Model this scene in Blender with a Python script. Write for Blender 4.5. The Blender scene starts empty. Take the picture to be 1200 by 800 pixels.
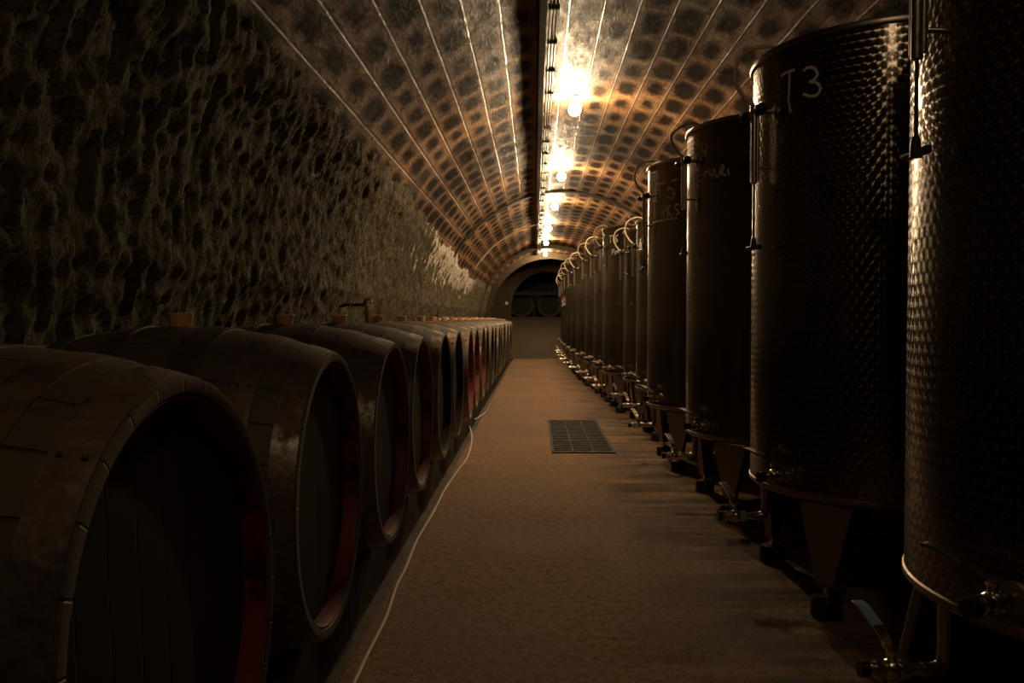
import bpy, math, random
from math import sin, cos, pi, radians, sqrt, atan2
from mathutils import Vector, Matrix, noise as mn

random.seed(7)
C = bpy.context.scene.collection
H = 1.05                      # camera height
VC, VR = 0.41, 1.85           # vault centre x, vault radius (centre height H)

# ------------------------------------------------------------------ nodes
class NT:
    def __init__(s, name):
        s.m = bpy.data.materials.new(name); s.m.use_nodes = True
        s.t = s.m.node_tree; s.n = s.t.nodes; s.n.clear()
        s.out = s.n.new('ShaderNodeOutputMaterial')
        s.b = s.n.new('ShaderNodeBsdfPrincipled')
        s.t.links.new(s.b.outputs[0], s.out.inputs[0])
    def new(s, typ, **kw):
        n = s.n.new(typ)
        for k, v in kw.items(): setattr(n, k, v)
        return n
    def put(s, sock, v):
        if isinstance(v, bpy.types.NodeSocket): s.t.links.new(v, sock)
        elif v is not None: sock.default_value = v
    def math(s, op, a, b=None, c=None, clamp=False):
        n = s.new('ShaderNodeMath', operation=op); n.use_clamp = clamp
        s.put(n.inputs[0], a); s.put(n.inputs[1], b); s.put(n.inputs[2], c)
        return n.outputs[0]
    def vmath(s, op, a, b=None, scale=None):
        n = s.new('ShaderNodeVectorMath', operation=op)
        s.put(n.inputs[0], a); s.put(n.inputs[1], b)
        if scale is not None: s.put(n.inputs['Scale'], scale)
        return n.outputs['Value'] if op in ('DOT_PRODUCT', 'LENGTH') else n.outputs[0]
    def uv(s): return s.new('ShaderNodeTexCoord').outputs['UV']
    def obj(s): return s.new('ShaderNodeTexCoord').outputs['Object']
    def mapping(s, v, scale=(1, 1, 1), loc=(0, 0, 0), rot=(0, 0, 0)):
        n = s.new('ShaderNodeMapping'); s.put(n.inputs[0], v)
        n.inputs['Scale'].default_value = scale; n.inputs['Location'].default_value = loc
        n.inputs['Rotation'].default_value = rot
        return n.outputs[0]
    def noise(s, v, scale, detail=4, rough=.55, dist=0):
        n = s.new('ShaderNodeTexNoise'); s.put(n.inputs['Vector'], v)
        n.inputs['Scale'].default_value = scale; n.inputs['Detail'].default_value = detail
        n.inputs['Roughness'].default_value = rough; n.inputs['Distortion'].default_value = dist
        return n.outputs['Fac']
    def vor(s, v, scale, feature='F1'):
        n = s.new('ShaderNodeTexVoronoi', feature=feature); s.put(n.inputs['Vector'], v)
        n.inputs['Scale'].default_value = scale
        return n.outputs['Distance']
    def step(s, v, a, b, lo=0., hi=1.):
        n = s.new('ShaderNodeMapRange', interpolation_type='SMOOTHSTEP'); s.put(n.inputs[0], v)
        for i, x in enumerate((a, b, lo, hi)): n.inputs[i + 1].default_value = x
        return n.outputs[0]
    def mix(s, f, a, b, mode='MIX'):
        n = s.new('ShaderNodeMix', data_type='RGBA', blend_type=mode)
        s.put(n.inputs[0], f)
        for k, v in ((6, a), (7, b)):
            s.put(n.inputs[k], (*v, 1) if isinstance(v, tuple) and len(v) == 3 else v)
        return n.outputs[2]
    def sep(s, v):
        n = s.new('ShaderNodeSeparateXYZ'); s.put(n.inputs[0], v); return n.outputs
    def bump(s, h, dist, strength=1., normal=None):
        n = s.new('ShaderNodeBump'); n.inputs['Strength'].default_value = strength
        n.inputs['Distance'].default_value = dist; s.put(n.inputs['Height'], h)
        if normal is not None: s.put(n.inputs['Normal'], normal)
        return n.outputs[0]
    def set(s, **kw):
        nm = dict(color='Base Color', rough='Roughness', metal='Metallic', normal='Normal', spec='Specular IOR Level',
                  aniso='Anisotropic', tangent='Tangent', emit='Emission Color', emits='Emission Strength', trans='Transmission Weight')
        for k, v in kw.items():
            if isinstance(v, tuple) and len(v) == 3: v = (*v, 1)
            s.put(s.b.inputs[nm[k]], v)
        return s.m

def plain(name, col, rough=.5, metal=0., var=.25, scale=30, bump=.0):
    t = NT(name); o = t.obj(); n = t.noise(o, scale)
    c = t.mix(n, tuple(x * (1 - var) for x in col), tuple(min(1, x * (1 + var)) for x in col))
    kw = dict(color=c, rough=t.step(n, .2, .8, rough * .8, min(1, rough * 1.2)), metal=metal)
    if bump: kw['normal'] = t.bump(t.noise(o, scale * 2), bump)
    return t.set(**kw)

def mat_rock():
    t = NT('chiselled_rock'); u = t.uv(); x, y, z = t.sep(u)
    n1 = t.noise(t.mapping(u, (14, 6, 1)), 1.5, 6, .65, .6)
    n2 = t.noise(u, 2.2, 5, .6); n3 = t.noise(u, 60, 3, .6)
    c = t.mix(t.step(n1, .3, .7), (.055, .048, .030), (.25, .205, .128))
    c = t.mix(t.math('MULTIPLY', t.step(n2, .45, .75), .45), c, (.085, .09, .055))
    c = t.mix(t.math('MULTIPLY', n3, .4), c, (.19, .155, .10))
    # flaking lime wash in the deeper part of the cellar
    lm = t.noise(t.mapping(u, (3.0, 1.3, 1), rot=(0, 0, .5)), 2.0, 5, .62, .5)
    far = t.step(x, 5., 12.)
    hi = t.math('MULTIPLY', t.step(y, 1.15, 1.85), t.step(y, 2.75, 2.3))
    thr = t.math('MULTIPLY', far, hi)
    lim = t.step(t.math('ADD', t.math('MULTIPLY', thr, .36), lm), .765, .79)
    lim = t.math('MULTIPLY', lim, t.step(x, 18., 16.))
    c = t.mix(lim, c, (.80, .74, .62))
    h = t.math('ADD', t.math('MULTIPLY', n1, 1.0), t.math('MULTIPLY', n3, .35))
    return t.set(color=c, rough=.9, spec=.25, normal=t.bump(h, .065, 1.0))

def mat_vault():
    t = NT('vault_blocks'); u = t.uv(); x, y, z = t.sep(u)
    PW, PH = .47, .2067
    wob = t.math('MULTIPLY', t.math('SUBTRACT', t.noise(u, 8, 5, .65), .5), .75)
    ry = t.math('DIVIDE', y, PH); row = t.math('FLOOR', ry)
    rx = t.math('ADD', t.math('DIVIDE', x, PW), t.math('MULTIPLY', t.math('FRACT', t.math('MULTIPLY', row, .37)), 1.0))
    fy = t.math('FRACT', ry); fx = t.math('FRACT', rx)
    wn = t.new('ShaderNodeTexWhiteNoise', noise_dimensions='2D')
    cb = t.new('ShaderNodeCombineXYZ'); t.put(cb.inputs[0], t.math('FLOOR', rx)); t.put(cb.inputs[1], row)
    t.put(wn.inputs['Vector'], cb.outputs[0]); rnd = wn.outputs['Value']
    wob2 = t.math('MULTIPLY', t.math('SUBTRACT', t.noise(t.mapping(u, (1, 1, 1), loc=(7, 3, 0)), 11, 4, .6), .5), .5)
    dx = t.math('ADD', t.math('MULTIPLY', t.math('SUBTRACT', fx, .5), 2.2), wob2); dy = t.math('ADD', t.math('MULTIPLY', t.math('SUBTRACT', fy, .53), 2.5), wob)
    d = t.math('ADD', t.math('POWER', t.math('ADD', t.math('POWER', t.math('ABSOLUTE', dx), 2.8), t.math('POWER', t.math('ABSOLUTE', dy), 2.8)), .357), wob2)
    d = t.math('ADD', d, t.math('MULTIPLY', rnd, .38))
    blot = t.step(d, 1.36, .62)
    n1 = t.noise(u, 3.0, 6, .65, .4); n2 = t.noise(t.mapping(u, (8, 30, 1)), 1.0, 5, .7, 1.2); n3 = t.noise(u, 45, 3)
    base = t.mix(t.step(n1, .3, .7), (.17, .072, .030), (.40, .215, .092))
    base = t.mix(t.math('MULTIPLY', rnd, .55), base, (.36, .22, .11))
    base = t.mix(t.math('MULTIPLY', t.step(n2, .42, .7), .6), base, (.085, .045, .022))
    c = t.mix(t.math('MULTIPLY', blot, .95), base, (.010, .007, .005))
    sy = t.math('MINIMUM', fy, t.math('SUBTRACT', 1., fy)); sx = t.math('MINIMUM', fx, t.math('SUBTRACT', 1., fx))
    dark = t.step(t.math('ABSOLUTE', t.math('SUBTRACT', fy, .055)), .04, .015)
    seam = t.step(sy, .030, .018)
    grain = t.noise(t.mapping(u, (10, 26, 1)), 3.0, 5, .7, .8)
    joint = t.step(sx, .03, .012)
    c = t.mix(t.math('MULTIPLY', joint, .55), c, (.34, .23, .12))
    c = t.mix(1., c, t.mix(t.step(grain, .3, .7), (.62, .58, .55), (1.25, 1.2, 1.15)), 'MULTIPLY')
    c = t.mix(t.math('MULTIPLY', dark, .7), c, (.03, .017, .01))
    c = t.mix(t.math('MULTIPLY', seam, t.step(n1, .25, .6, .35, .95)), c, t.mix(n3, (.30, .17, .09), (.62, .46, .30)))
    # large soot and damp patches
    big = t.noise(t.mapping(u, (.7, .5, 1), loc=(3.1, .2, 0)), 1.3, 3, .5)
    c = t.mix(t.math('MULTIPLY', t.step(big, .53, .68), .75), c, (.05, .04, .03))
    h = t.math('ADD', t.math('MULTIPLY', n2, .6), t.math('MULTIPLY', n1, .5))
    h = t.math('ADD', h, t.math('MULTIPLY', n3, .12))
    h = t.math('SUBTRACT', h, t.math('MULTIPLY', blot, .18))
    crown = t.step(t.math('ABSOLUTE', t.math('ADD', y, .35)), .75, .25)
    rough = t.math('SUBTRACT', t.step(n2, .25, .75, .52, .85), t.math('MULTIPLY', crown, .14))
    rough = t.math('SUBTRACT', rough, t.math('MULTIPLY', seam, .3))
    h = t.math('ADD', h, t.math('MULTIPLY', grain, .5)); h = t.math('ADD', h, t.math('MULTIPLY', seam, .35))
    return t.set(color=c, rough=rough, spec=t.math('MULTIPLY', t.step(blot, 0., 1., 1., .2), t.math('ADD', .07, t.math('MULTIPLY', crown, .2))), normal=t.bump(h, .016, .9))

def mat_floor():
    t = NT('dusty_concrete'); o = t.obj()
    n1 = t.noise(o, 1.1, 6, .6); n2 = t.noise(o, 28, 5, .7); n3 = t.noise(t.mapping(o, (1.2, 5, 1)), 1.0, 5, .6)
    sp = t.noise(o, 120, 2)
    c = t.mix(t.step(n1, .3, .7), (.24, .138, .072), (.42, .255, .14))
    c = t.mix(t.math('MULTIPLY', t.step(n2, .42, .62), .75), c, (.15, .088, .05))
    c = t.mix(t.math('MULTIPLY', t.step(n3, .55, .75), .5), c, (.17, .105, .062))
    c = t.mix(t.math('MULTIPLY', t.step(sp, .60, .70), .8), c, (.70, .52, .34))
    x, y, z = t.sep(o)
    damp = t.math('MULTIPLY', t.step(t.math('ADD', x, t.math('MULTIPLY', n1, 1.2)), .85, 1.35), t.step(n3, .33, .58))
    c = t.mix(t.math('MULTIPLY', damp, .8), c, (.05, .035, .025))
    h = t.math('ADD', n2, t.math('MULTIPLY', sp, .5))
    return t.set(color=c, rough=t.step(n1, .3, .7, .75, .92), spec=.25, normal=t.bump(h, .006, 1.))

def mat_swirl():
    t = NT('swirl_ground_steel'); u = t.uv(); x, y, z = t.sep(u)
    P = .031; Q = P * .84
    r = t.math('DIVIDE', y, Q); row = t.math('FLOOR', r)
    sh = t.math('MULTIPLY', t.math('MODULO', row, 2.), .5)
    px = t.math('SUBTRACT', t.math('FRACT', t.math('ADD', t.math('DIVIDE', x, P), sh)), .5)
    pyy = t.math('SUBTRACT', t.math('FRACT', r), .5)
    # swirl discs overlap upward: the visible scale keeps its disc centre below the middle
    edge = t.math('SUBTRACT', pyy, t.math('SUBTRACT', .32, t.math('MULTIPLY', t.math('MULTIPLY', px, px), 2.2)))
    over = t.math('GREATER_THAN', edge, 0.)
    # in the overlapped corner the disc of the next row shows
    sx = t.math('SIGN', px)
    px2 = t.math('SUBTRACT', px, t.math('MULTIPLY', sx, .5)); py2 = t.math('SUBTRACT', pyy, 1.)
    cx = t.math('ADD', px, t.math('MULTIPLY', over, t.math('SUBTRACT', px2, px)))
    cy = t.math('MULTIPLY', t.math('ADD', t.math('ADD', pyy, t.math('MULTIPLY', over, t.math('SUBTRACT', py2, pyy))), .18), Q / P)
    g = t.new('ShaderNodeNewGeometry')
    U = t.vmath('NORMALIZE', t.vmath('CROSS_PRODUCT', (0, 0, 1), g.outputs['Normal']))
    cb = t.new('ShaderNodeCombineXYZ'); t.put(cb.inputs[2], cy)
    T = t.vmath('NORMALIZE', t.vmath('ADD', t.vmath('SCALE', U, scale=cx), cb.outputs[0]))
    n = t.noise(u, 1.5, 3); rad = t.math('SQRT', t.math('ADD', t.math('MULTIPLY', cx, cx), t.math('MULTIPLY', cy, cy)))
    col = t.mix(t.step(rad, .15, .5), (.19, .168, .138), (.38, .335, .28))
    col = t.mix(t.math('MULTIPLY', t.step(n, .4, .7), .4), col, (.14, .12, .10))
    ex = t.math('ABSOLUTE', px); col = t.mix(t.math('MULTIPLY', t.math('MAXIMUM', t.step(rad, .42, .58), t.step(ex, .44, .5)), .75), col, (.05, .045, .037))
    return t.set(color=col, metal=1., rough=.24, aniso=.95, tangent=T)

def mat_wood_stave():
    t = NT('dark_oak_staves'); u = t.uv(); x, y, z = t.sep(u)
    f = t.math('FRACT', t.math('DIVIDE', x, 2.827 / 26)); m = t.math('MINIMUM', f, t.math('SUBTRACT', 1., f))
    gap = t.step(m, .035, .01)
    n = t.noise(t.mapping(u, (40, 3, 1)), 1.0, 5, .6); n2 = t.noise(t.obj(), 4, 4)
    c = t.mix(n, (.065, .05, .037), (.145, .112, .082)); c = t.mix(t.step(n2, .4, .7), c, (.12, .10, .066))
    c = t.mix(t.math('MULTIPLY', gap, .8), c, (.015, .012, .01))
    h = t.math('SUBTRACT', t.math('MULTIPLY', n, .3), gap)
    return t.set(color=c, rough=.62, normal=t.bump(h, .004, .7))

def mat_head():
    t = NT('dark_oak_head'); o = t.obj(); x, y, z = t.sep(o)
    f = t.math('FRACT', t.math('DIVIDE', y, .085)); m = t.math('MINIMUM', f, t.math('SUBTRACT', 1., f))
    gap = t.step(m, .04, .012)
    n = t.noise(t.mapping(o, (1, 40, 3)), 1.0, 5, .6)
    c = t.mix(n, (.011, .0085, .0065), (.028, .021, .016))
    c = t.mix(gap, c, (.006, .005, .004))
    return t.set(color=c, rough=.7, normal=t.bump(t.math('SUBTRACT', t.math('MULTIPLY', n, .3), gap), .003, .6))

def mat_hoop():
    t = NT('rusty_hoop_iron'); o = t.obj()
    n = t.noise(o, 9, 5, .65); n2 = t.noise(o, 50, 3)
    c = t.mix(t.step(n, .42, .62), (.24, .21, .17), (.17, .12, .075))
    c = t.mix(t.math('MULTIPLY', t.step(n2, .5, .7), .5), c, (.07, .05, .035))
    return t.set(color=c, rough=t.step(n, .4, .65, .38, .75), metal=t.step(n, .4, .65, .85, .45), normal=t.bump(n2, .002, .6))

def mat_red():
    t = NT('worn_red_paint'); o = t.obj(); n = t.noise(o, 6, 5, .65)
    return t.set(color=t.mix(t.step(n, .44, .56), (.22, .013, .009), (.022, .014, .010)), rough=.5)

def mat_bulb():
    t = NT('glowing_bulb'); return t.set(color=(1, .9, .75), emit=(1., .715, .41), emits=BULB)

BULB = 800.
M = dict(
    rock=mat_rock(), vault=mat_vault(), floor=mat_floor(), swirl=mat_swirl(), stave=mat_wood_stave(), head=mat_head(),
    hoop=mat_hoop(), red=mat_red(), bulb=mat_bulb(),
    steel=plain('brushed_steel', (.46, .42, .36), .33, 1., .12, 40), dullsteel=plain('dull_steel', (.36, .32, .27), .45, 1., .15, 25),
    chrome=plain('nickel_plated_brass', (.78, .73, .66), .22, 1., .1, 40), black=plain('black_rubber', (.018, .017, .016), .42, 0, .3, 30),
    blue=plain('blue_vinyl_sleeve', (.30, .48, .68), .4, 0, .15, 20), hose=plain('beige_hose', (.72, .55, .36), .4, 0, .12, 20),
    cork=plain('tan_silicone', (1., .50, .25), .5, 0, .12, 40), amber=plain('amber_plastic', (.62, .33, .07), .3, 0, .1, 30),
    chalk=plain('white_chalk', (.88, .82, .72), .9, 0, .3, 90), cable=plain('white_cable_sheath', (.78, .70, .58), .45, 0, .15, 14),
    timber=plain('dark_timber', (.07, .052, .042), .8, 0, .4, 9, .004), soil=plain('lower_concrete', (.10, .075, .055), .9, 0, .4, 6, .006),
    damp=plain('damp_earth', (.075, .055, .038), .9, 0, .35, 10, .01), iron=plain('dark_iron', (.035, .028, .022), .8, .15, .3, 20),
    tray=plain('dark_trunking', (.03, .025, .02), .5, .2, .3, 14), pipe=plain('galvanised_conduit', (.26, .22, .18), .45, .6, .15, 20),
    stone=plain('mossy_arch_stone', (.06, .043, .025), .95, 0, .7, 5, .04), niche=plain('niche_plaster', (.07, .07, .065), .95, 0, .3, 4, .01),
    rededge=plain('reddish_brick_edge', (.13, .045, .03), .8, 0, .4, 8),
    white=plain('white_card', (.75, .70, .62), .6, 0, .05, 10), ceramic=plain('lamp_ceramic', (.6, .55, .48), .4, 0, .1, 20),
    redcard=plain('red_card', (.6, .08, .05), .5, 0, .1, 20),
)

# ------------------------------------------------------------------ mesh builder
class MB:
    def __init__(s): s.v = []; s.f = []; s.u = []
    def vert(s, p): s.v.append(tuple(p)); return len(s.v) - 1
    def face(s, idx, uv=None):
        s.f.append(tuple(idx)); s.u.append(uv if uv else [(s.v[i][0], s.v[i][1]) for i in idx])
    def box(s, lo, hi, mat=None, taper=None):
        xs, ys, zs = zip(lo, hi); b = len(s.v)
        for z in zs:
            for y in ys:
                for x in xs:
                    p = Vector((x, y, z)); s.v.append(tuple(mat @ p if mat else p))
        for q in ((0, 2, 3, 1), (4, 5, 7, 6), (0, 1, 5, 4), (2, 6, 7, 3), (0, 4, 6, 2), (1, 3, 7, 5)): s.face([b + i for i in q])
        return s
    def rev(s, prof, segs=32, mat=None, close=False, a0=0., a1=2 * pi):
        """revolve (r, h) pairs about z"""
        full = abs(a1 - a0 - 2 * pi) < 1e-6; na = segs if full else segs + 1
        b = len(s.v); acc = [0.]
        for i in range(1, len(prof)): acc.append(acc[-1] + math.hypot(prof[i][0] - prof[i-1][0], prof[i][1] - prof[i-1][1]))
        rr = max(p[0] for p in prof)
        for (r, h) in prof:
            for k in range(na):
                a = a0 + (a1 - a0) * k / segs; p = Vector((r * cos(a), r * sin(a), h)); s.v.append(tuple(mat @ p if mat else p))
        n = len(prof); rng = range(n if close else n - 1)
        for i in rng:
            j = (i + 1) % n
            for k in range(segs):
                k2 = (k + 1) % na
                u0 = (a0 + (a1 - a0) * k / segs) * rr; u1 = (a0 + (a1 - a0) * (k + 1) / segs) * rr
                va, vb = acc[i], acc[j] if j else acc[-1] + .01
                s.face((b + i*na + k, b + i*na + k2, b + j*na + k2, b + j*na + k), [(u0, va), (u1, va), (u1, vb), (u0, vb)])
        return s
    def tube(s, pts, r, segs=10, cap=True):
        pts = [Vector(p) for p in pts]; n = len(pts); rs = r if isinstance(r, (list, tuple)) else [r] * n
        d0 = (pts[1] - pts[0]).normalized(); up = Vector((0, 0, 1)) if abs(d0.z) < .9 else Vector((1, 0, 0))
        e1 = d0.cross(up).normalized(); b = len(s.v)
        for i, p in enumerate(pts):
            t = (pts[min(i+1, n-1)] - pts[max(i-1, 0)]).normalized()
            e1 = (e1 - t * e1.dot(t)).normalized(); e2 = t.cross(e1)
            for k in range(segs):
                a = 2 * pi * k / segs; s.v.append(tuple(p + (e1 * cos(a) + e2 * sin(a)) * rs[i]))
        for i in range(n - 1):
            for k in range(segs):
                k2 = (k + 1) % segs
                s.face((b + i*segs + k, b + i*segs + k2, b + (i+1)*segs + k2, b + (i+1)*segs + k))
        if cap:
            s.face([b + k for k in reversed(range(segs))]); s.face([b + (n-1)*segs + k for k in range(segs)])
        return s
    def cyl(s, a, b, r0, r1=None, segs=16): return s.tube([a, b], [r0, r1 if r1 is not None else r0], segs)
    def ball(s, c, r, segs=14, rings=8, mat=None):
        prof = [(max(1e-4, r * sin(pi * i / rings)), -r * cos(pi * i / rings)) for i in range(rings + 1)]
        m = Matrix.Translation(Vector(c)); return s.rev(prof, segs, (mat @ m) if mat else m)
    def prism(s, poly, d0, d1, mat=None):
        """polygon in (a, b) extruded along third axis c: point (a, c, b)"""
        b = len(s.v); n = len(poly)
        for c in (d0, d1):
            for (x, z) in poly:
                p = Vector((x, c, z)); s.v.append(tuple(mat @ p if mat else p))
        s.face([b + i for i in range(n)]); s.face([b + n + i for i in reversed(range(n))])
        for i in range(n):
            j = (i + 1) % n; s.face((b + j, b + i, b + n + i, b + n + j))
        return s
    def mesh(s, name, angle=35):
        me = bpy.data.meshes.new(name); me.from_pydata(s.v, [], s.f); uvl = me.uv_layers.new(name='UVMap')
        flat = [c for fu in s.u for uvp in fu for c in uvp]; uvl.data.foreach_set('uv', flat)
        me.polygons.foreach_set('use_smooth', [True] * len(me.polygons)); me.update()
        me.set_sharp_from_angle(angle=radians(angle))
        return me
    def build(s, name, mat, parent=None, angle=35, bevel=0., recalc=True):
        me = s.mesh(name, angle); me.materials.append(M[mat] if isinstance(mat, str) else mat)
        if recalc:
            import bmesh
            bm = bmesh.new(); bm.from_mesh(me); bmesh.ops.recalc_face_normals(bm, faces=bm.faces); bm.to_mesh(me); bm.free()
        o = bpy.data.objects.new(name, me); C.objects.link(o)
        if parent: o.parent = parent
        if bevel:
            bv = o.modifiers.new('bevel', 'BEVEL'); bv.width = bevel; bv.segments = 2; bv.limit_method = 'ANGLE'
        return o

def tag(o, label, cat, group=None, kind=None):
    o['label'] = label; o['category'] = cat
    if group: o['group'] = group
    if kind: o['kind'] = kind
    return o
def empty(name, loc, rz=0.):
    o = bpy.data.objects.new(name, None); C.objects.link(o); o.location = loc; o.rotation_euler = (0, 0, rz)
    o.empty_display_size = .1; return o
def structure(o, label, cat):
    return tag(o, label, cat, kind='structure')
def copy_tree(o, parent=None):
    c = o.copy(); C.objects.link(c)
    if parent: c.parent = parent
    for ch in [x for x in bpy.data.objects if x.parent == o]: copy_tree(ch, c)
    return c
def smooth_path(pts, n=8):
    P = [Vector(p) for p in pts]; out = []
    for i in range(len(P) - 1):
        p0, p1, p2, p3 = P[max(i-1, 0)], P[i], P[i+1], P[min(i+2, len(P)-1)]
        for k in range(n):
            t = k / n
            out.append(.5 * ((2*p1) + (-p0+p2)*t + (2*p0-5*p1+4*p2-p3)*t*t + (-p0+3*p1-3*p2+p3)*t**3))
    return out + [P[-1]]

# ------------------------------------------------------------------ camera
F = 968.
yaw = math.atan(27 / F); pitch = math.atan(27 / F)
cam_d = bpy.data.cameras.new('camera'); cam = bpy.data.objects.new('camera', cam_d); C.objects.link(cam)
cam.location = (0, 0, H); cam.rotation_euler = (pi/2 - pitch, 0, yaw)
cam_d.sensor_width = 36; cam_d.lens = F / 1200 * 36; cam_d.clip_start = .02; cam_d.clip_end = 200
bpy.context.scene.camera = cam
CR = cam.rotation_euler.to_matrix()
def ray(px, py): return (CR @ Vector(((px - 600) / F, -(py - 400) / F, -1))).normalized()

# ------------------------------------------------------------------ the shell of the cellar
YN, YF = -3.0, 26.0
def fbm(p, o=4):
    v = 0; a = 1; s = 0
    for i in range(o):
        v += a * mn.noise(p); s += a; p = p * 2.03; a *= .55
    return v / s
def ridged(p, o=3):
    v = 0; a = 1; s = 0
    for i in range(o):
        v += a * (1 - 2 * abs(mn.noise(p))); s += a; p = p * 2.1; a *= .5
    return v / s
ysteps = []
y = YN
while y < YF + .001:
    ysteps.append(y); y += .16 if y < .9 else (.02 if y < 6 else (.032 if y < 10 else .07))
ysteps.append(YF + .05)
PH = .2067                                  # width of one row of vault blocks
def wall_point(s):                          # left profile: s = height up to H, then the arc
    if s < H: return (VC - VR, s), (1., 0.)
    a = (s - H) / VR
    return (VC - VR * cos(a), H + VR * sin(a)), (cos(a), -sin(a))
def rock_wall():
    ss = [-.1, .2, .5, .75]
    while ss[-1] < H + VR * radians(54): ss.append(ss[-1] + (.02 if ss[-1] > .85 else .04))
    mb = MB(); ny, ns = len(ysteps), len(ss)
    for yy in ysteps:
        for s in ss:
            (x, z), n = wall_point(s); d = 0.
            phi = max(0., (s - H) / VR)
            edge = radians(40 - min(10, max(0, (yy - 5) * 1.0)))            # ragged upper limit of the bare rock
            big = fbm(Vector((yy * .9, s * .9, 3.1)), 3)
            st = ridged(Vector((yy * 11 + s * 3.4 + big * .9, s * 5.0, 1.7)), 3)
            pit = fbm(Vector((yy * 19 + s * 4, s * 12, 9.2)), 2); vd = mn.voronoi(Vector((yy * 23 + s * 8. + st, s * 13 + big * 2, 4.)))[0]; pit = pit * .6 + 1.0 * (min(vd[0], .75) - .35)
            d = .06 * big + .022 * st + .030 * pit
            d += .02 - .09 * max(0., min(1., (1.25 - s) / .3)) - .17 * max(0., min(1., (phi - edge) / radians(14) + .45)) * (phi > 0)
            mb.v.append((x + n[0] * d, yy, z + n[1] * d))
    for i in range(ny - 1):
        for j in range(ns - 1):
            a = i * ns + j; q = (a, a + 1, a + ns + 1, a + ns)
            mb.face(q, [(ysteps[i], ss[j]), (ysteps[i], ss[j+1]), (ysteps[i+1], ss[j+1]), (ysteps[i+1], ss[j])])
    o = mb.build('wall_left', 'rock', angle=80, recalc=False)
    structure(o, 'rough chiselled rock wall behind the row of barrels', 'wall')
rock_wall()

def vault():
    a0, a1 = radians(26), radians(180 - 8)
    fs = (0., .05, .2, .4, .6, .8, .95); sub = 7; k0 = math.floor((a0 - pi/2) * VR / PH); k1 = math.ceil((a1 - pi/2) * VR / PH)
    arcs = [(k0 + i // sub + fs[i % sub]) * PH for i in range((k1 - k0) * sub + 1)]
    ys = []; y = YN
    while y < YF + .1: ys.append(y); y += .1
    mb = MB(); ns = len(arcs)
    for yy in ys:
        for i, v in enumerate(arcs):
            a = pi/2 + v / VR; row = math.floor(v / PH + 1e-6); f = v / PH - row
            off = .030 * fbm(Vector((yy * .5, v * .8, 5)), 2) + .010 * fbm(Vector((yy * 4, v * 6, 2)), 2)
            off += -.003 * (4 * f * (1 - f))
            r = VR - off
            mb.v.append((VC - r * cos(a), yy, H + r * sin(a)))
    for i in range(len(ys) - 1):
        for j in range(ns - 1):
            a = i * ns + j
            mb.face((a, a + 1, a + ns + 1, a + ns), [(ys[i], arcs[j]), (ys[i], arcs[j+1]), (ys[i+1], arcs[j+1]), (ys[i+1], arcs[j])])
    o = mb.build('ceiling', 'vault', angle=60, recalc=False)
    structure(o, 'barrel vault of stained blocks with long seams along the cellar', 'ceiling')
vault()

def wall_right():
    mb = MB(); ss = [-.1 + .12 * i for i in range(13)]; ys = [YN + .25 * i for i in range(int((YF - YN) / .25) + 2)]
    for yy in ys:
        for s in ss:
            x, z = (VC + VR, s) if s < H else (VC + VR * cos((s - H) / VR), H + VR * sin((s - H) / VR))
            d = .04 * fbm(Vector((yy * 1.5, s * 2, 8)), 3); mb.v.append((x - d, yy, z))
    n = len(ss)
    for i in range(len(ys) - 1):
        for j in range(n - 1):
            a = i * n + j
            mb.face((a, a + n, a + n + 1, a + 1), [(ys[i], ss[j]), (ys[i+1], ss[j]), (ys[i+1], ss[j+1]), (ys[i], ss[j+1])])
    structure(mb.build('wall_right', 'rock', angle=80, recalc=False), 'dark rock wall behind the steel tanks', 'wall')
wall_right()

XE = -.563                                  # left edge of the path
mb = MB()
mb.box((XE, YN, -.25), (VC + VR + .1, 21.6, 0.))
structure(mb.build('floor', 'floor'), 'dusty brown concrete path between barrels and tanks', 'floor')
mb = MB(); mb.box((VC - VR - .15, YN, -.3), (XE - .012, 21.6, -.06))
structure(mb.build('floor_strip', 'soil'), 'sunken dark floor strip under the row of barrels', 'floor')
mb = MB(); mb.prism([(21.6, -.3), (21.6, 0.), (25.4, H + .01), (25.4, -.3)], VC - VR - .1, VC + VR + .1,
                    Matrix(((0, 1, 0, 0), (1, 0, 0, 0), (0, 0, 1, 0), (0, 0, 0, 1))))
structure(mb.build('floor_ramp', 'damp'), 'dark ramp rising to the niche at the far end', 'floor')
mb = MB(); mb.box((VC - VR - .1, 25.4, .7), (VC + VR + .1, 31.2, H + .01))
structure(mb.build('floor_niche', 'soil'), 'raised floor of the dark niche at the far end', 'floor')
mb = MB(); mb.box((-1.3, 25.28, H + .01), (2.0, 25.42, H + .035))
structure(mb.build('trim_1', 'rededge'), 'reddish edge strip along the top of the far ramp', 'trim')
mb = MB(); mb.box((-.76, 20.2, 0.), (-.70, 21.6, .05)); mb.box((-.76, 20.2, -.06), (-.70, 21.6, 0))
structure(mb.build('trim_2', 'red'), 'short red kerb at the far left edge of the path', 'trim')

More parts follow.
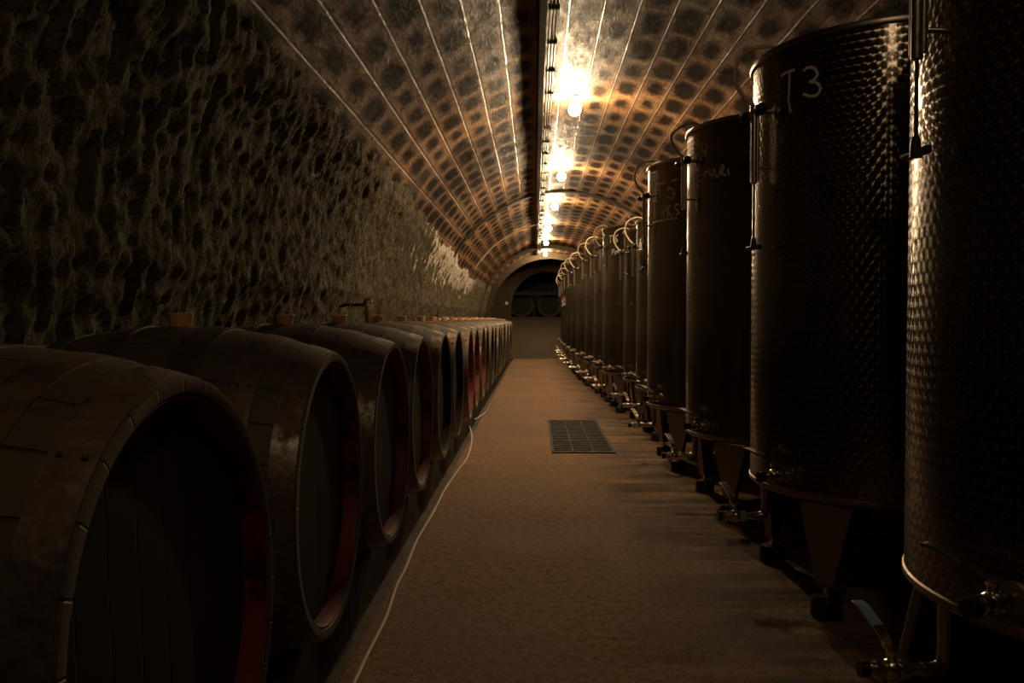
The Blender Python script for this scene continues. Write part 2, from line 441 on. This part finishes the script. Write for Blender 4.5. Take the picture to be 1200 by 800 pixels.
def arch_ring(name, y0, y1, xc, r_in, r_out, label, mat='stone', zc=H, leg=0.):
    mb = MB(); n = 40; pts = []
    angs = [pi * i / n for i in range(n + 1)]
    inner = [(xc - r_in * cos(a), zc + r_in * sin(a)) for a in angs]; outer = [(xc - r_out * cos(a), zc + r_out * sin(a)) for a in angs]
    if leg:
        inner = [(inner[0][0], zc - leg)] + inner + [(inner[-1][0], zc - leg)]; outer = [(outer[0][0], zc - leg)] + outer + [(outer[-1][0], zc - leg)]
    m = len(inner)
    for yy in (y0, y1):
        for k, (x, z) in enumerate(inner):
            j = .015 * mn.noise(Vector((x * 6, yy * 3, z * 6))); mb.v.append((x + j, yy, z + j))
        for (x, z) in outer: mb.v.append((x, yy, z))
    for k in range(m - 1):
        mb.face((k, k+1, m+k+1, m+k)); mb.face((2*m+k, 3*m+k, 3*m+k+1, 2*m+k+1))
        mb.face((k, 2*m+k, 2*m+k+1, k+1)); mb.face((m+k, m+k+1, 3*m+k+1, 3*m+k))
    o = mb.build(name, mat, angle=50); structure(o, label, 'arch'); return o
arch_ring('trim_3', 20.9, 21.25, .40, 1.79, 2.1, 'first shallow stone rib of the vault before the ramp', leg=.3)
arch_ring('trim_4', 23.2, 23.6, .40, 1.67, 2.1, 'second stone rib of the vault above the ramp', leg=.3)
arch_ring('wall_back', 25.9, 26.5, .36, 1.10, 2.3, 'end wall with a round arched opening', zc=H + .36, leg=1.6)
arch_ring('wall_niche', 26.5, 31., .36, 1.5, 1.7, 'dark plastered lining of the end niche', 'niche', zc=H + .38, leg=.6)
mb = MB(); mb.box((-1.3, 31., .8), (2.1, 31.15, 3.2)); structure(mb.build('wall_far', 'niche'), 'dark rear wall of the end niche', 'wall')
arch_ring('trim_5', 12.1, 12.22, VC, 1.833, 1.9, 'thin dark joint ring around the middle of the vault', 'tray')

# ------------------------------------------------------------------ barrels
BD, BB, BL = .75, .90, .83                  # head and belly diameter, length
BX, BZ = -.955, .58
def brad(t): return BD/2 + (BB - BD)/2 * (1 - (t / (BL/2))**2)
RX = Matrix.Rotation(pi/2, 4, 'Y')          # z axis -> +x
def make_barrel():
    root = empty('wine_barrel', (BX, 0, BZ))
    hl = BL / 2; n = 28
    prof = [(BD/2 - .028, -hl + .055), (BD/2 - .022, -hl + .002), (BD/2 - .018, -hl)]
    prof += [(brad(-hl + BL * i / n), -hl + BL * i / n) for i in range(n + 1)]
    prof += [(BD/2 - .018, hl), (BD/2 - .022, hl - .002), (BD/2 - .028, hl - .055)]
    MB().rev(prof, 64, RX).build('staves', 'stave', root, angle=40)
    for s, nm in ((1, 'head'), (-1, 'head')):
        h = s * (hl - .05); m = MB()
        m.rev([(.0005, h + s * .004), (BD/2 - .06, h + s * .004), (BD/2 - .026, h), (BD/2 - .026, h - s * .02), (.0005, h - s * .02)], 48, RX)
        m.build(nm, 'head', root)
        MB().rev([(BD/2 - .0285, h - s * .001), (BD/2 - .0255, hl * s - s * .006), (BD/2 - .0285, hl * s - s * .006), (BD/2 - .034, h + s * .004), (BD/2 - .034, h + s * .001)],
                 48, RX, close=True).build('painted_rim', 'red', root)
    for a, b in ((.352, .410), (.238, .296), (.075, .150)):
        for s in (1, -1):
            pr = []
            for i in range(5):
                t = a + (b - a) * i / 4; pr.append((brad(t) + .003, s * t))
            pr = [(brad(a) - .002, s * a)] + pr + [(brad(b) - .002, s * b)]
            m = MB().rev(pr, 64, RX)
            ang = random.uniform(0, 6.28)
            for dt in (.25, .75):           # two rivet heads
                t = a + (b - a) * dt; r = brad(t) + .005
                m.ball((s * t, r * cos(2.3), r * sin(2.3)), .0045, 8, 5)
            m.build('hoop', 'hoop', root)
    z = brad(0)
    MB().rev([(.0005, z - .02), (.026, z - .02), (.029, z + .004), (.036, z + .034), (.034, z + .036), (.027, z + .0355), (.0005, z + .034)], 24).build('bung', 'cork', root)
    return root
words = ['foremost', 'second', 'third', 'fourth', 'fifth', 'sixth', 'seventh', 'eighth', 'ninth', 'tenth', 'eleventh', 'twelfth', 'thirteenth',
         'fourteenth', 'fifteenth', 'sixteenth', 'seventeenth', 'eighteenth', 'nineteenth', 'twentieth', 'twenty-first']
b0 = make_barrel()
plain_rim = [c for c in b0.children if c.name.startswith('painted_rim')][0].data.copy(); plain_rim.materials.clear(); plain_rim.materials.append(M['head'])
NB = 21; barrels = []
for k in range(NB):
    o = b0 if k == 0 else copy_tree(b0)
    rnd = random.Random(40 + k)
    o.location = (BX + rnd.uniform(-.012, .012), 1.29 + .925 * k + rnd.uniform(-.01, .01), BZ)
    o.rotation_euler = (rnd.uniform(-.1, .1) if k else 0, 0, rnd.uniform(-.012, .012))
    o.rotation_euler.x = rnd.uniform(-.05, .05)
    if k == 0: o.location.z = BZ - .022; o.rotation_euler.y = -.05
    if k == 0: lab = 'foremost dark oak barrel, cut off by the lower left corner of the photo'
    elif k == 1: lab = 'second dark oak barrel of the row, its whole red-rimmed head in view'
    elif k == 4: lab = 'fifth dark oak barrel of the row, the one carrying the amber tap'
    elif k == NB - 1: lab = 'last dark oak barrel of the row, by the foot of the far ramp'
    else: lab = '%s dark oak barrel along the row, counted from the front' % words[k]
    tag(o, lab, 'barrel', 'oak barrels along the left wall')
    if k not in (0, 1, 2, 3, 6, 7, 8):
        for ch in o.children:
            if ch.name.startswith('painted_rim'): ch.name = 'inner_rim'; ch.data = plain_rim
    barrels.append(o)
# two casks in the end niche, heads towards the aisle
for x, lab in ((-.16, 'left-hand dark cask lying in the niche beyond the ramp'), (.84, 'right-hand dark cask lying in the niche beyond the ramp')):
    o = copy_tree(b0); o.location = (x - .33, 29.3, H + .46); o.rotation_euler = (0, 0, -pi/2)
    for ch in o.children:
        if ch.name.startswith('painted_rim'): ch.name = 'inner_rim'; ch.data = plain_rim
    tag(o, lab, 'barrel', 'casks in the end niche')
# timber runners carrying the barrels
tz = BZ - brad(BX - (-.69)) - .017
for x, lab in ((-.69, 'long dark timber runner under the aisle side of the barrels'), (2 * BX + .69, 'long dark timber runner under the wall side of the barrels')):
    m = MB(); 
    for i in range(7): m.box((x - .05, -.2 + i * 3.0, -.06), (x + .05, 2.795 + i * 3.0, tz))
    o = m.build('timber_runner', 'timber', bevel=.006); tag(o, lab, 'runner', 'timber runners under the barrels')

# tap standing on the fifth barrel
tp = barrels[4].location
t = empty('barrel_tap', (tp.x - .06, tp.y - .02, BZ + brad(-.06) + .0))
tag(t, 'small tap with amber barrel and dark lever on the fifth oak barrel', 'tap')
MB().rev([(.0005, -.01), (.010, -.01), (.012, .012), (.015, .016), (.015, .030), (.0125, .032), (.0125, .036), (.016, .040), (.016, .072), (.012, .076), (.0005, .076)], 20).build('tap_body', 'amber', t)
m = MB().tube(smooth_path([(0, 0, .07), (-.004, 0, .094), (-.028, -.002, .104), (-.07, -.004, .103), (-.12, -.008, .104)]), .0085, 10)
m.cyl((-.12, -.008, .104), (-.165, -.012, .092), .012, .007); m.build('lever', 'black', t)
MB().cyl((-.004, 0, .078), (-.004, 0, .100), .012).cyl((-.092, -.006, .095), (-.092, -.006, .113), .011).build('collar', 'chrome', t)
MB().tube(smooth_path([(-.006, 0, .100), (.002, 0, .122), (.012, 0, .134), (.026, 0, .132), (.034, 0, .122)]), .010, 10).build('spout', 'chrome', t)
MB().tube([(-.02, 0, .104), (-.006, 0, .13), (.012, 0, .141)], .008, 8).build('grip', 'black', t)

# pale hose along the backs of the far barrels
pts = []
for k in range(8, NB):
    p = barrels[k].location; xx = -1.02 + .30 * ((k - 8) / (NB - 9)) ** 1.3
    pts.append((xx, p.y, BZ + brad(xx - p.x) + .016)); 
    if k < NB - 1: pts.append((xx + .01, p.y + .46, BZ + brad(xx - p.x) + .004))
o = MB().tube(smooth_path(pts, 5), .013, 8).build('wine_hose', 'hose'); tag(o, 'thin pale hose lying along the tops of the far barrels', 'hose')

# ------------------------------------------------------------------ steel tanks
def make_valve(parent, name, org, d, lever_dir, lever_up, sleeve, pipe_len):
    """ball valve: org = pipe start, d = outward unit dir"""
    d = Vector(d).normalized(); o = Vector(org); sd = d.cross(Vector((0, 0, 1))).normalized()
    m = MB(); a = o + d * pipe_len
    m.cyl(o, a, .0135, segs=14); m.cyl(a - d * .004, a + d * .014, .021, segs=8); m.cyl(a + d * .014, a + d * .052, .0195, .0195, 16)
    m.ball(a + d * .033, .0245, 14, 8); m.cyl(a + d * .052, a + d * .070, .021, segs=8); m.cyl(a + d * .070, a + d * .088, .0165, segs=16)
    c = a + d * .033; m.cyl(c, c + Vector((0, 0, .040)), .010, segs=12); m.cyl(c + Vector((0, 0, .034)), c + Vector((0, 0, .046)), .013, segs=6)
    v = m.build(name, 'chrome', parent)
    cap = MB().cyl(a + d * .084, a + d * .104, .019, .018, 16); cap.build('outlet_cap', 'black', v)
    ld = Vector(lever_dir).normalized(); side = ld.cross(Vector((0, 0, 1))).normalized(); top = c + Vector((0, 0, .043))
    up = Vector((0, 0, 1))
    path = [top - ld * .014, top + ld * .014, top + ld * .030 + up * lever_up * .020, top + ld * .062 + up * lever_up * .034]
    m = MB()
    def strip(mb, pa, w, th):
        bb = len(mb.v)
        for i, p in enumerate(pa):
            tdir = (pa[min(i+1, len(pa)-1)] - pa[max(i-1, 0)]).normalized(); nn = side.cross(tdir).normalized()
            for (s1, s2) in ((-1, -1), (1, -1), (1, 1), (-1, 1)): mb.v.append(tuple(p + side * w * s1 + nn * th * s2))
        for i in range(len(pa) - 1):
            for k in range(4):
                k2 = (k + 1) % 4; mb.face((bb + 4*i + k, bb + 4*i + k2, bb + 4*i + 4 + k2, bb + 4*i + 4 + k))
        mb.face((bb, bb+3, bb+2, bb+1)); e = bb + 4 * (len(pa) - 1); mb.face((e, e+1, e+2, e+3))
    strip(m, path, .0125, .0016); lv = m.build('lever', 'chrome', v)
    e0 = path[-1]; e1 = e0 + ld * .055 + up * lever_up * .022; e2 = e1 + ld * .028 + up * lever_up * .002
    m = MB(); strip(m, [path[-1] - (e0 - path[-2]) * .12, e0, e1, e2], .0145, .0036); m.build('lever_sleeve', sleeve, v, bevel=.0012)
    return v

def ribbon(mb, pts3, nrm, w):
    for i in range(len(pts3) - 1):
        a, b = pts3[i], pts3[i+1]; t = (b - a)
        if t.length < 1e-6: continue
        t.normalize(); s = t.cross(nrm[i]).normalized() * w; a = a - t * w * .4; b = b + t * w * .4
        o1, o2 = nrm[i] * .0012, nrm[min(i+1, len(nrm)-1)] * .0012
        k = len(mb.v); mb.v += [tuple(a - s + o1), tuple(a + s + o1), tuple(b + s + o2), tuple(b - s + o2),
                                tuple(a - s * .5 - o1), tuple(a + s * .5 - o1), tuple(b + s * .5 - o2), tuple(b - s * .5 - o2)]
        mb.face((k, k+1, k+2, k+3)); mb.face((k+4, k+7, k+6, k+5))
        for q in ((0, 4, 5, 1), (1, 5, 6, 2), (2, 6, 7, 3), (3, 7, 4, 0)): mb.face([k + i for i in q])

def arcpts(cx, cy, rx, ry, a0, a1, n=10): return [(cx + rx * cos(radians(a0 + (a1-a0) * i / n)), cy + ry * sin(radians(a0 + (a1-a0) * i / n))) for i in range(n + 1)]
def chalk_on(tank, X, D, R, strokes, w):
    """strokes as seen on the photograph, laid on the tank's skin"""
    mb = MB()
    for st in strokes:
        ps, ns = [], []
        dense = []
        for i in range(len(st) - 1):
            for k in range(4): dense.append((st[i][0] + (st[i+1][0]-st[i][0]) * k / 4, st[i][1] + (st[i+1][1]-st[i][1]) * k / 4))
        dense.append(st[-1])
        for (px, py) in dense:
            d = ray(px, py); fx, fy = d.x, d.y; a = fx*fx + fy*fy; b = -2 * (fx * X + fy * D); c = X*X + D*D - R*R
            q = b*b - 4*a*c
            if q < 0: continue
            tt = (-b - sqrt(q)) / (2*a); p = Vector((0, 0, H)) + d * tt; n = Vector((p.x - X, p.y - D, 0)).normalized()
            ps.append(p + n * .0012 - tank.location); ns.append(n)
        if len(ps) > 1: ribbon(mb, ps, ns, w)
    o = mb.build('chalk_writing', 'chalk', tank); return o

def make_tank(X, D, R, zb, zt, label, tube_legs=False, blue=False, far=False, pump_a=-10., clus=.22, tlen=.26, rlen=.24):
    root = empty('wine_tank', (X, D, 0)); tag(root, label, 'tank', 'steel wine tanks along the right wall')
    sg = 96 if D < 8 else 48
    MB().rev([(R, zb), (R, zt)], sg).build('shell', 'swirl', root, recalc=False)
    MB().rev([(R + .001, zt - .012), (R + .010, zt - .010), (R + .013, zt), (R + .010, zt + .010), (R - .002, zt + .012), (R - .006, zt + .004), (R - .004, zt - .03)], sg).build('rim', 'steel', root)
    MB().rev([(R + .0005, zb + .022), (R + .0045, zb + .018), (R + .0045, zb + .004), (R - .006, zb - .006), (R - .05, zb - .016), (.06, zb - .045), (.0005, zb - .046)], sg).build('bottom', 'dullsteel', root)
    MB().rev([(R - .008, zt - .10), (R - .02, zt - .07), (R - .04, zt - .085), (R - .05, zt - .10), (.09, zt - .07), (.08, zt - .045), (.0005, zt - .04)], 48).build('floating_lid', 'steel', root)
    # legs
    for q in range(4):
        a = radians(45 + 90 * q); rl = R - .018; bx, by = rl * cos(a), rl * sin(a)
        mt = Matrix.Translation((bx, by, 0)) @ Matrix.Rotation(a + pi/2, 4, 'Z')
        m = MB()
        if tube_legs:
            top = Vector((bx * .98, by * .98, zb - .012)); bot = Vector((bx * 1.12, by * 1.12, .10)); m.cyl(top, bot, .019, segs=18)
            fx, fy = bx * 1.12, by * 1.12
        else:
            t0 = zb - .014; z0 = .105; wt, wb = .098, .031
            # folded plate: front face and two returns
            def plate(p):
                b = len(m.v)
                for (x, y_, z) in p: m.v.append(tuple(mt @ Vector((x, y_, z))))
                m.face((b, b+1, b+2, b+3)); m.face((b+7, b+6, b+5, b+4))
                for i in range(4): m.face((b + (i+1) % 4, b + i, b + 4 + i, b + 4 + (i+1) % 4))
            e = .004
            plate([(-wt, -e, t0), (wt, -e, t0), (wb, -e, z0), (-wb, -e, z0), (-wt, 0, t0), (wt, 0, t0), (wb, 0, z0), (-wb, 0, z0)])
            for s in (-1, 1):
                plate([(s*wt, -e, t0), (s*(wt-e), -e, t0), (s*(wb-e), -e, z0), (s*wb, -e, z0), (s*wt, .04, t0), (s*(wt-e), .04, t0), (s*(wb-e), .03, z0), (s*wb, .03, z0)])
            m.box((-wb, -.004, z0), (wb, .034, z0 + .005), mt)
            fx, fy = (mt @ Vector((0, .014, 0))).xy
        lg = m.build('leg', 'dullsteel', root)
        fm = Matrix.Translation((fx, fy, 0))
        MB().rev([(.0005, .0), (.046, .0), (.055, .006), (.054, .058), (.046, .070), (.018, .074), (.0005, .074)], 24, fm).build('rubber_foot', 'black', lg)
        MB().rev([(.0005, .072), (.030, .072), (.030, .078), (.011, .080), (.011, .108), (.0005, .108)], 16, fm).build('levelling_stem', 'chrome', lg)
    # drain: drop pipe, elbow, valve on the aisle side
    ex = -(R - .005)
    m = MB(); zz = .275
    m.tube(smooth_path([(ex + .04, 0, zb - .02), (ex + .04, 0, zb - .05), (ex + .04, 0, zz + .05), (ex + .035, 0, zz + .012), (ex + .012, 0, zz), (ex - .01, 0, zz)], 5), .016, 14)
    m.build('drain_pipe', 'steel', root)
    make_valve(root, 'drain_valve', (ex - .008, 0, zz), (-1, 0, 0), (-.15, 1, 0), 1.0, 'blue' if blue else 'steel', .035)
    # racking valve on the shell
    a = radians(180 + 28); dv = Vector((cos(a), sin(a), 0))
    MB().rev([(.0005, 0), (.034, 0), (.030, .008), (.0005, .008)], 20, Matrix.Translation(dv * (R - .002) + Vector((0, 0, zb + .075))) @ dv.to_track_quat('Z', 'Y').to_matrix().to_4x4()).build('valve_flange', 'dullsteel', root)
    make_valve(root, 'side_valve', dv * (R + .003) + Vector((0, 0, zb + .075)), dv, (dv.y, -dv.x, 0), .6, 'steel', .03)
    # hand pump for the lid seal
    a = radians(180 - pump_a); dv = Vector((cos(a), sin(a), 0)); tn = Vector((-sin(a), cos(a), 0))
    zc = zt - clus; P = lambda r, t_, z: dv * r + tn * t_ + Vector((0, 0, z))
    rp = R + .052; z1 = zc - tlen; z2 = z1 - rlen
    m = MB(); m.cyl(P(rp, 0, zc - .01), P(rp, 0, z1), .0125, segs=16)
    m.cyl(P(rp, .026, zc - .01), P(rp, .026, z1 + .005), .0075, segs=12); m.cyl(P(rp - .004, -.024, zc - .01), P(rp - .004, -.024, z1 + .012), .0085, segs=12)
    pump = m.build('air_pump', 'steel', root)
    m = MB(); m.cyl(P(R - .002, 0, zc + .01), P(rp, 0, zc + .01), .010); m.cyl(P(R - .002, 0, z1 + .06), P(rp, 0, z1 + .06), .006)
    m.cyl(P(rp, 0, zc - .018), P(rp, 0, zc + .03), .017); m.build('bracket', 'chrome', pump)
    MB().cyl(P(rp, 0, z1 + .002), P(rp, 0, z2), .0042, segs=10).build('pump_rod', 'iron', pump)
    m = MB(); m.cyl(P(rp, -.048, z2), P(rp, .048, z2), .0095, segs=12); m.cyl(P(rp, 0, z2 - .008), P(rp, 0, z2 + .035), .013, .009, 14); m.build('pump_handle', 'black', pump)
    m = MB(); m.ball(P(rp - .002, .050, zc + .005), .023); m.cyl(P(rp, .0, zc + .005), P(rp, .05, zc + .005), .012); m.cyl(P(rp, 0, zc + .005), P(rp + .01, -.055, zc + .0), .012); m.cyl(P(rp + .01, -.05, zc), P(rp + .012, -.075, zc), .02, .017, 14)
    m.build('valve_knob', 'black', pump)
    hs = smooth_path([P(rp, -.005, zc + .03), P(rp + .03, -.03, zc + .07), P(rp + .055, -.055, zc + .14), P(rp + .035, -.055, zt - .02 + .02), P(R + .03, -.035, zt + .035), P(R - .03, -.01, zt + .03), P(R - .07, 0, zt - .04)], 8)
    MB().tube(hs, .0075, 10).build('air_hose', 'hose', pump)
    return root

tanks = []
spec = [  # X, depth, R, bottom, top, label
    (1.36, 1.83, .50, .44, 2.10, 'foremost steel tank, cut off by the right edge, with a blue-sleeved drain lever', dict(tube_legs=True, blue=True, pump_a=-4., clus=.17, tlen=.33, rlen=.20)),
    (1.36, 3.25, .50, .41, 2.035, 'steel tank with T3 chalked on it, second from the front', dict(pump_a=-12.)),
    (1.36, 4.68, .50, .405, 2.084, 'steel tank with T4 chalked on it, third from the front', dict(clus=.18)),
    (1.32, 6.02, .50, .42, 2.13, 'steel tank with T5 chalked above a line, fourth from the front', dict(clus=.22)),
    (1.335, 7.40, .43, .42, 1.90, 'narrow steel tank just behind the one chalked T5, faint chalk strokes on it', dict()),
    (1.33, 8.42, .43, .42, 1.92, 'narrow steel tank hidden mostly behind its twin, next before the one chalked T6', dict()),
    (1.28, 9.55, .50, .42, 2.07, 'steel tank with T6 chalked on it, seventh from the front', dict()),
    (1.26, 10.75, .50, .42, 2.06, 'steel tank right behind the one chalked T6, eighth from the front', dict()),
    (1.22, 11.95, .50, .42, 2.09, 'steel tank ninth from the front, two behind the one chalked T6', dict()),
    (1.16, 13.2, .50, .42, 2.05, 'steel tank tenth from the front, in the far half of the row', dict()),
    (1.12, 14.5, .50, .42, 2.06, 'steel tank eleventh from the front, in the far half of the row', dict()),
    (1.10, 15.9, .50, .42, 2.08, 'steel tank twelfth from the front, nearest of those with a red and white card', dict()),
    (1.10, 17.4, .50, .42, 2.06, 'steel tank third from the far end of the row', dict()),
    (1.11, 18.9, .50, .42, 2.04, 'steel tank last but one at the far end of the row', dict()),
    (1.12, 20.2, .50, .42, 2.05, 'last steel tank at the far end of the row, by the ramp', dict()),
]
for (X, D, R, zb, zt, lab, kw) in spec: tanks.append(make_tank(X, D, R, zb, zt, lab, **kw))
def chalk(i, strokes, w=.004): return chalk_on(tanks[i], spec[i][0], spec[i][1], spec[i][2], strokes, w)
chalk(1, [[(916, 89), (922, 85), (931, 82)], [(926, 84), (925.5, 98), (924.5, 118), (927, 131)],
          [(941, 82), (945, 79)] + arcpts(950, 86, 8.5, 8, 100, -60, 9)[0:] if False else [(942, 83), (946, 79.5), (951, 78.5), (956, 81), (958.5, 87), (956, 92), (951, 95.5)],
          [(949, 96), (955, 96), (960, 99), (962, 104), (960, 109), (956, 112), (949, 113), (942, 110)]], .005)
chalk(2, [[(814, 172), (820, 170.5)], [(817, 171), (816.3, 179.5)], [(824, 168.5), (823.3, 177), (828.5, 176)], [(828.5, 170.5), (827.3, 183)],
          ], .0055)
chalk(2, [[(820.8, 192), (820, 198)], [(822, 200), (817.5, 202), (817.3, 213), (821.5, 211)], [(817.5, 206.5), (821, 205)],
          [(824.5, 204), (829.5, 201.5)], [(827, 199), (826, 210)], [(832, 198.5), (832.5, 205.5), (836, 205)], [(836.5, 197.5), (841, 208)], [(836.5, 197.5), (835, 206)],
          [(842.5, 206.5), (846, 193.5), (848.5, 194.5), (847.5, 200), (843.5, 202.5), (850.5, 205)], [(853, 198), (854.5, 204.5)]], .0055)
chalk(3, [[(769.3, 216), (780, 213.5)], [(773.6, 215), (773.6, 231)], [(786.5, 212), (794, 210)], [(782.5, 222), (785, 220.3), (789, 222), (790.5, 227), (789, 231.5), (785.5, 232.7), (781.5, 231)],
          ], .006)
chalk(3, [[(776, 241), (778.5, 251)], [(779.5, 240.5), (780.5, 246), (776, 250)], [(782.5, 241), (782.5, 254.5)], [(785.5, 240.5), (783, 247), (787.5, 254.5)], 
          [(796, 239.5), (792, 240), (790.5, 243), (794, 246), (796, 249.5), (792.5, 251.5)]], .006)
chalk(3, [[(765.5, 260.5), (779, 257.7), (794, 255.5)]], .006)
chalk(4, [[(751, 280), (750.3, 283)], [(749.5, 285), (752, 284.6)], [(749.4, 287.3), (752.2, 286.8)], [(749.3, 289.6), (752.2, 289)], [(748.8, 292.6), (752.5, 291.4)]], .006)
chalk(6, [[(714.5, 276.5), (718.3, 276)], [(716, 276.3), (715.8, 284)], [(724, 275), (721, 278.5), (720.3, 282), (722.3, 283.7), (723.8, 281.8), (722.5, 279.8), (720.6, 280.8)],
          ], .008)
chalk(6, [[(717.3, 298), (717.5, 292.7), (720, 292.5)], [(717.4, 295), (719.3, 294.7)], [(720.8, 294), (721, 297.7), (722.7, 297.4), (722.8, 293.7)], [(724, 298), (724, 293), (726, 293.8), (724.2, 295.5), (726.3, 297.7)],
          [(727.3, 297.5), (727.6, 293), (729.3, 296.2), (731, 292.6), (731.3, 297.5)], [(732.4, 297.3), (732.5, 292.8), (734.8, 297), (734.9, 292.4)], [(737, 293.6), (736, 295.4), (737, 297), (738, 295.2), (737, 293.6)]], .008)

# cards on the far tanks
for i, lab in ((11, 'largest red and white card, on the nearest carded tank far down the row'), (12, 'small red and white card just behind the largest one'), (13, 'small red and white card on the last but one tank')):
    X, D, R = spec[i][:3]; a = radians(180 + (50 if i == 11 else 12)); dv = Vector((cos(a), sin(a), 0))
    c = Vector((X, D, 1.50 if i == 11 else 1.42)) + dv * (R + .004)
    w = .10 if i == 11 else .07
    t = empty('tank_card', c, a + pi/2); tag(t, lab, 'card', 'cards on the far tanks')
    MB().box((-w, -.003, -.10), (w, .004, .04)).build('card_face', 'white', t)
    MB().box((-w, -.004, .04), (w, .004, .10)).build('card_header', 'redcard', t)

# ------------------------------------------------------------------ floor grate, cable
g = empty('floor_grate', (.38, 7.44, 0)); tag(g, 'dark steel drain grate set in the concrete path', 'grate')
m = MB(); hx, hy = .25, 1.02
m.box((-hx, -hy, -.0), (-hx + .02, hy, .010)); m.box((hx - .02, -hy, 0), (hx, hy, .010)); m.box((-hx + .02, -hy, 0), (hx - .02, -hy + .02, .010)); m.box((-hx + .02, hy - .02, 0), (hx - .02, hy, .010))
m.build('grate_frame', 'iron', g)
m = MB(); m.box((-hx + .02, -hy + .02, .0005), (hx - .02, hy - .02, .0015)); m.build('sump_shade', 'black', g)  # thin black sheet on the floor standing in for the shaded hollow under the bars
m = MB(); n = 27
for i in range(n):
    yy = -hy + .05 + (2 * hy - .1) * i / (n - 1); m.box((-hx + .02, yy - .018, .001), (hx - .02, yy + .018, .008))
for xx in (-.08, .08): m.box((xx - .004, -hy + .02, .001), (xx + .004, hy - .02, .0075))
m.build('grate_bars', 'iron', g)
def on_floor(px, py, z): 
    d = ray(px, py); t = (z - H) / d.z; return Vector((0, 0, H)) + d * t
cp = [(405, 822), (416, 798), (432, 764), (452, 724), (464, 688), (476, 664), (488, 634), (508, 600), (520, 576), (536, 552), (548, 535), (553, 514), (550, 499), (545, 493)]
pts = [on_floor(px, py, .007) for px, py in cp]
o = MB().tube(smooth_path(pts, 5), .0065, 10).build('power_cable', 'cable'); tag(o, 'thin white cable snaking along the left edge of the path', 'cable')
pts = [on_floor(px, py, .008) for px, py in ((556, 492), (561, 489), (568, 484), (573, 477), (574, 474))]
o = MB().tube(smooth_path(pts, 5), .007, 8).build('dark_hose', 'black'); tag(o, 'short dark hose end at the path edge beyond the white cable', 'hose')

# ------------------------------------------------------------------ ceiling fittings
def vz(x, r=VR): return H + sqrt(r * r - (x - VC) ** 2)
def slope(x): return atan2(-(x - VC), sqrt(VR ** 2 - (x - VC) ** 2))
t = empty('cable_trunking', (0, 0, 0)); tag(t, 'dark cable trunking running along the crown of the vault', 'trunking')
m = MB(); zt_ = vz(.045) - .055
m.box((.022, YN, zt_), (.068, 25.8, zt_ + .075)); m.build('trunking_body', 'tray', t, bevel=.004)
cl = MB(); 
for i, x in enumerate((.088, .108, .128)):
    o = MB().tube([(x, YN, vz(x) - .035), (x, 8., vz(x) - .036), (x, 25.8, vz(x) - .035)], .0075, 8).build('conduit', 'pipe')
    tag(o, ['thin metal conduit right beside the dark trunking', 'middle one of the three thin metal conduits on the vault crown', 'thin metal conduit farthest from the dark trunking'][i], 'conduit', 'conduits on the vault crown')
for i in range(36):
    yy = 3.6 + i * .6; x0, x1 = .074, .142
    MB().box((x0, yy - .012, vz(.1) - .047), (x1, yy + .012, vz(.1) - .022)).build('clamp', 'iron', t)
# bent pale conduit along the vault
pp = []
for i in range(20):
    a = radians(79 - i * 2.55); pp.append((VC - (VR - .045) * cos(a), 15.6 + .02 * sin(i), H + (VR - .045) * sin(a)))
o = MB().tube(pp, .013, 8).build('bent_conduit', 'hose'); tag(o, 'pale conduit bent across the vault down to the left rock wall', 'conduit')
def make_lamp():
    r = empty('bulb_lamp', (0, 0, 0))
    MB().rev([(.0005, .12), (.050, .12), (.050, .098), (.040, .090), (.0005, .090)], 24).build('lamp_base', 'ceramic', r)
    MB().rev([(.0005, .092), (.026, .092), (.026, .060), (.021, .045), (.0005, .045)], 20).build('lamp_socket', 'ceramic', r)
    MB().rev([(.0004, -.052), (.018, -.049), (.035, -.039), (.047, -.022), (.052, 0), (.048, .020), (.036, .038), (.022, .048), (.0004, .049)], 20).build('bulb', 'bulb', r)
    return r
L0 = make_lamp(); lamps = [(.33, 6.98), (.325, 10.25), (.31, 13.0), (.27, 16.1), (.255, 19.2), (.285, 22.7)]
nm = ['nearest', 'second', 'third', 'fourth', 'fifth', 'farthest']
for i, (x, yy) in enumerate(lamps):
    o = L0 if i == 0 else copy_tree(L0); o.location = (x, yy, vz(x) - .10)
    tag(o, '%s bare glowing bulb in view under the vault crown' % nm[i] if i in (0, 5) else '%s bare glowing bulb from the front under the vault crown' % nm[i], 'lamp', 'bulbs under the vault crown')
o = copy_tree(L0); o.location = (.3, .4, vz(.3) - .10)
tag(o, 'dim bulb on the vault crown over the camera, out of view', 'lamp')
dim = NT('dim_bulb').set(color=(1, .9, .75), emit=(1., .715, .41), emits=BULB * .115)
for ch in o.children:
    if ch.name.startswith('bulb'):
        ch.data = ch.data.copy(); ch.data.materials.clear(); ch.data.materials.append(dim)
# beam in the niche, small white box by the arch
m = MB(); m.box((-1.12, 28.2, H + .80), (1.84, 28.32, H + .90)); o = m.build('cross_beam', 'timber', bevel=.01); tag(o, 'dark cross beam spanning the end niche above the casks', 'beam', kind='structure')
m = MB(); m.box((-.93, 25.82, H + .43), (-.85, 25.9, H + .53)); o = m.build('junction_box', 'white', bevel=.006); tag(o, 'small white box on the end wall left of the arch', 'box')

# ------------------------------------------------------------------ world, colour management
sc = bpy.context.scene
w = bpy.data.worlds.new('world'); sc.world = w; w.use_nodes = True
w.node_tree.nodes['Background'].inputs[0].default_value = (.9, .75, .55, 1); w.node_tree.nodes['Background'].inputs[1].default_value = .0015
vs = sc.view_settings; vs.view_transform = 'Standard'; vs.look = 'None'; vs.gamma = 1; vs.use_curve_mapping = False; vs.exposure = 0.
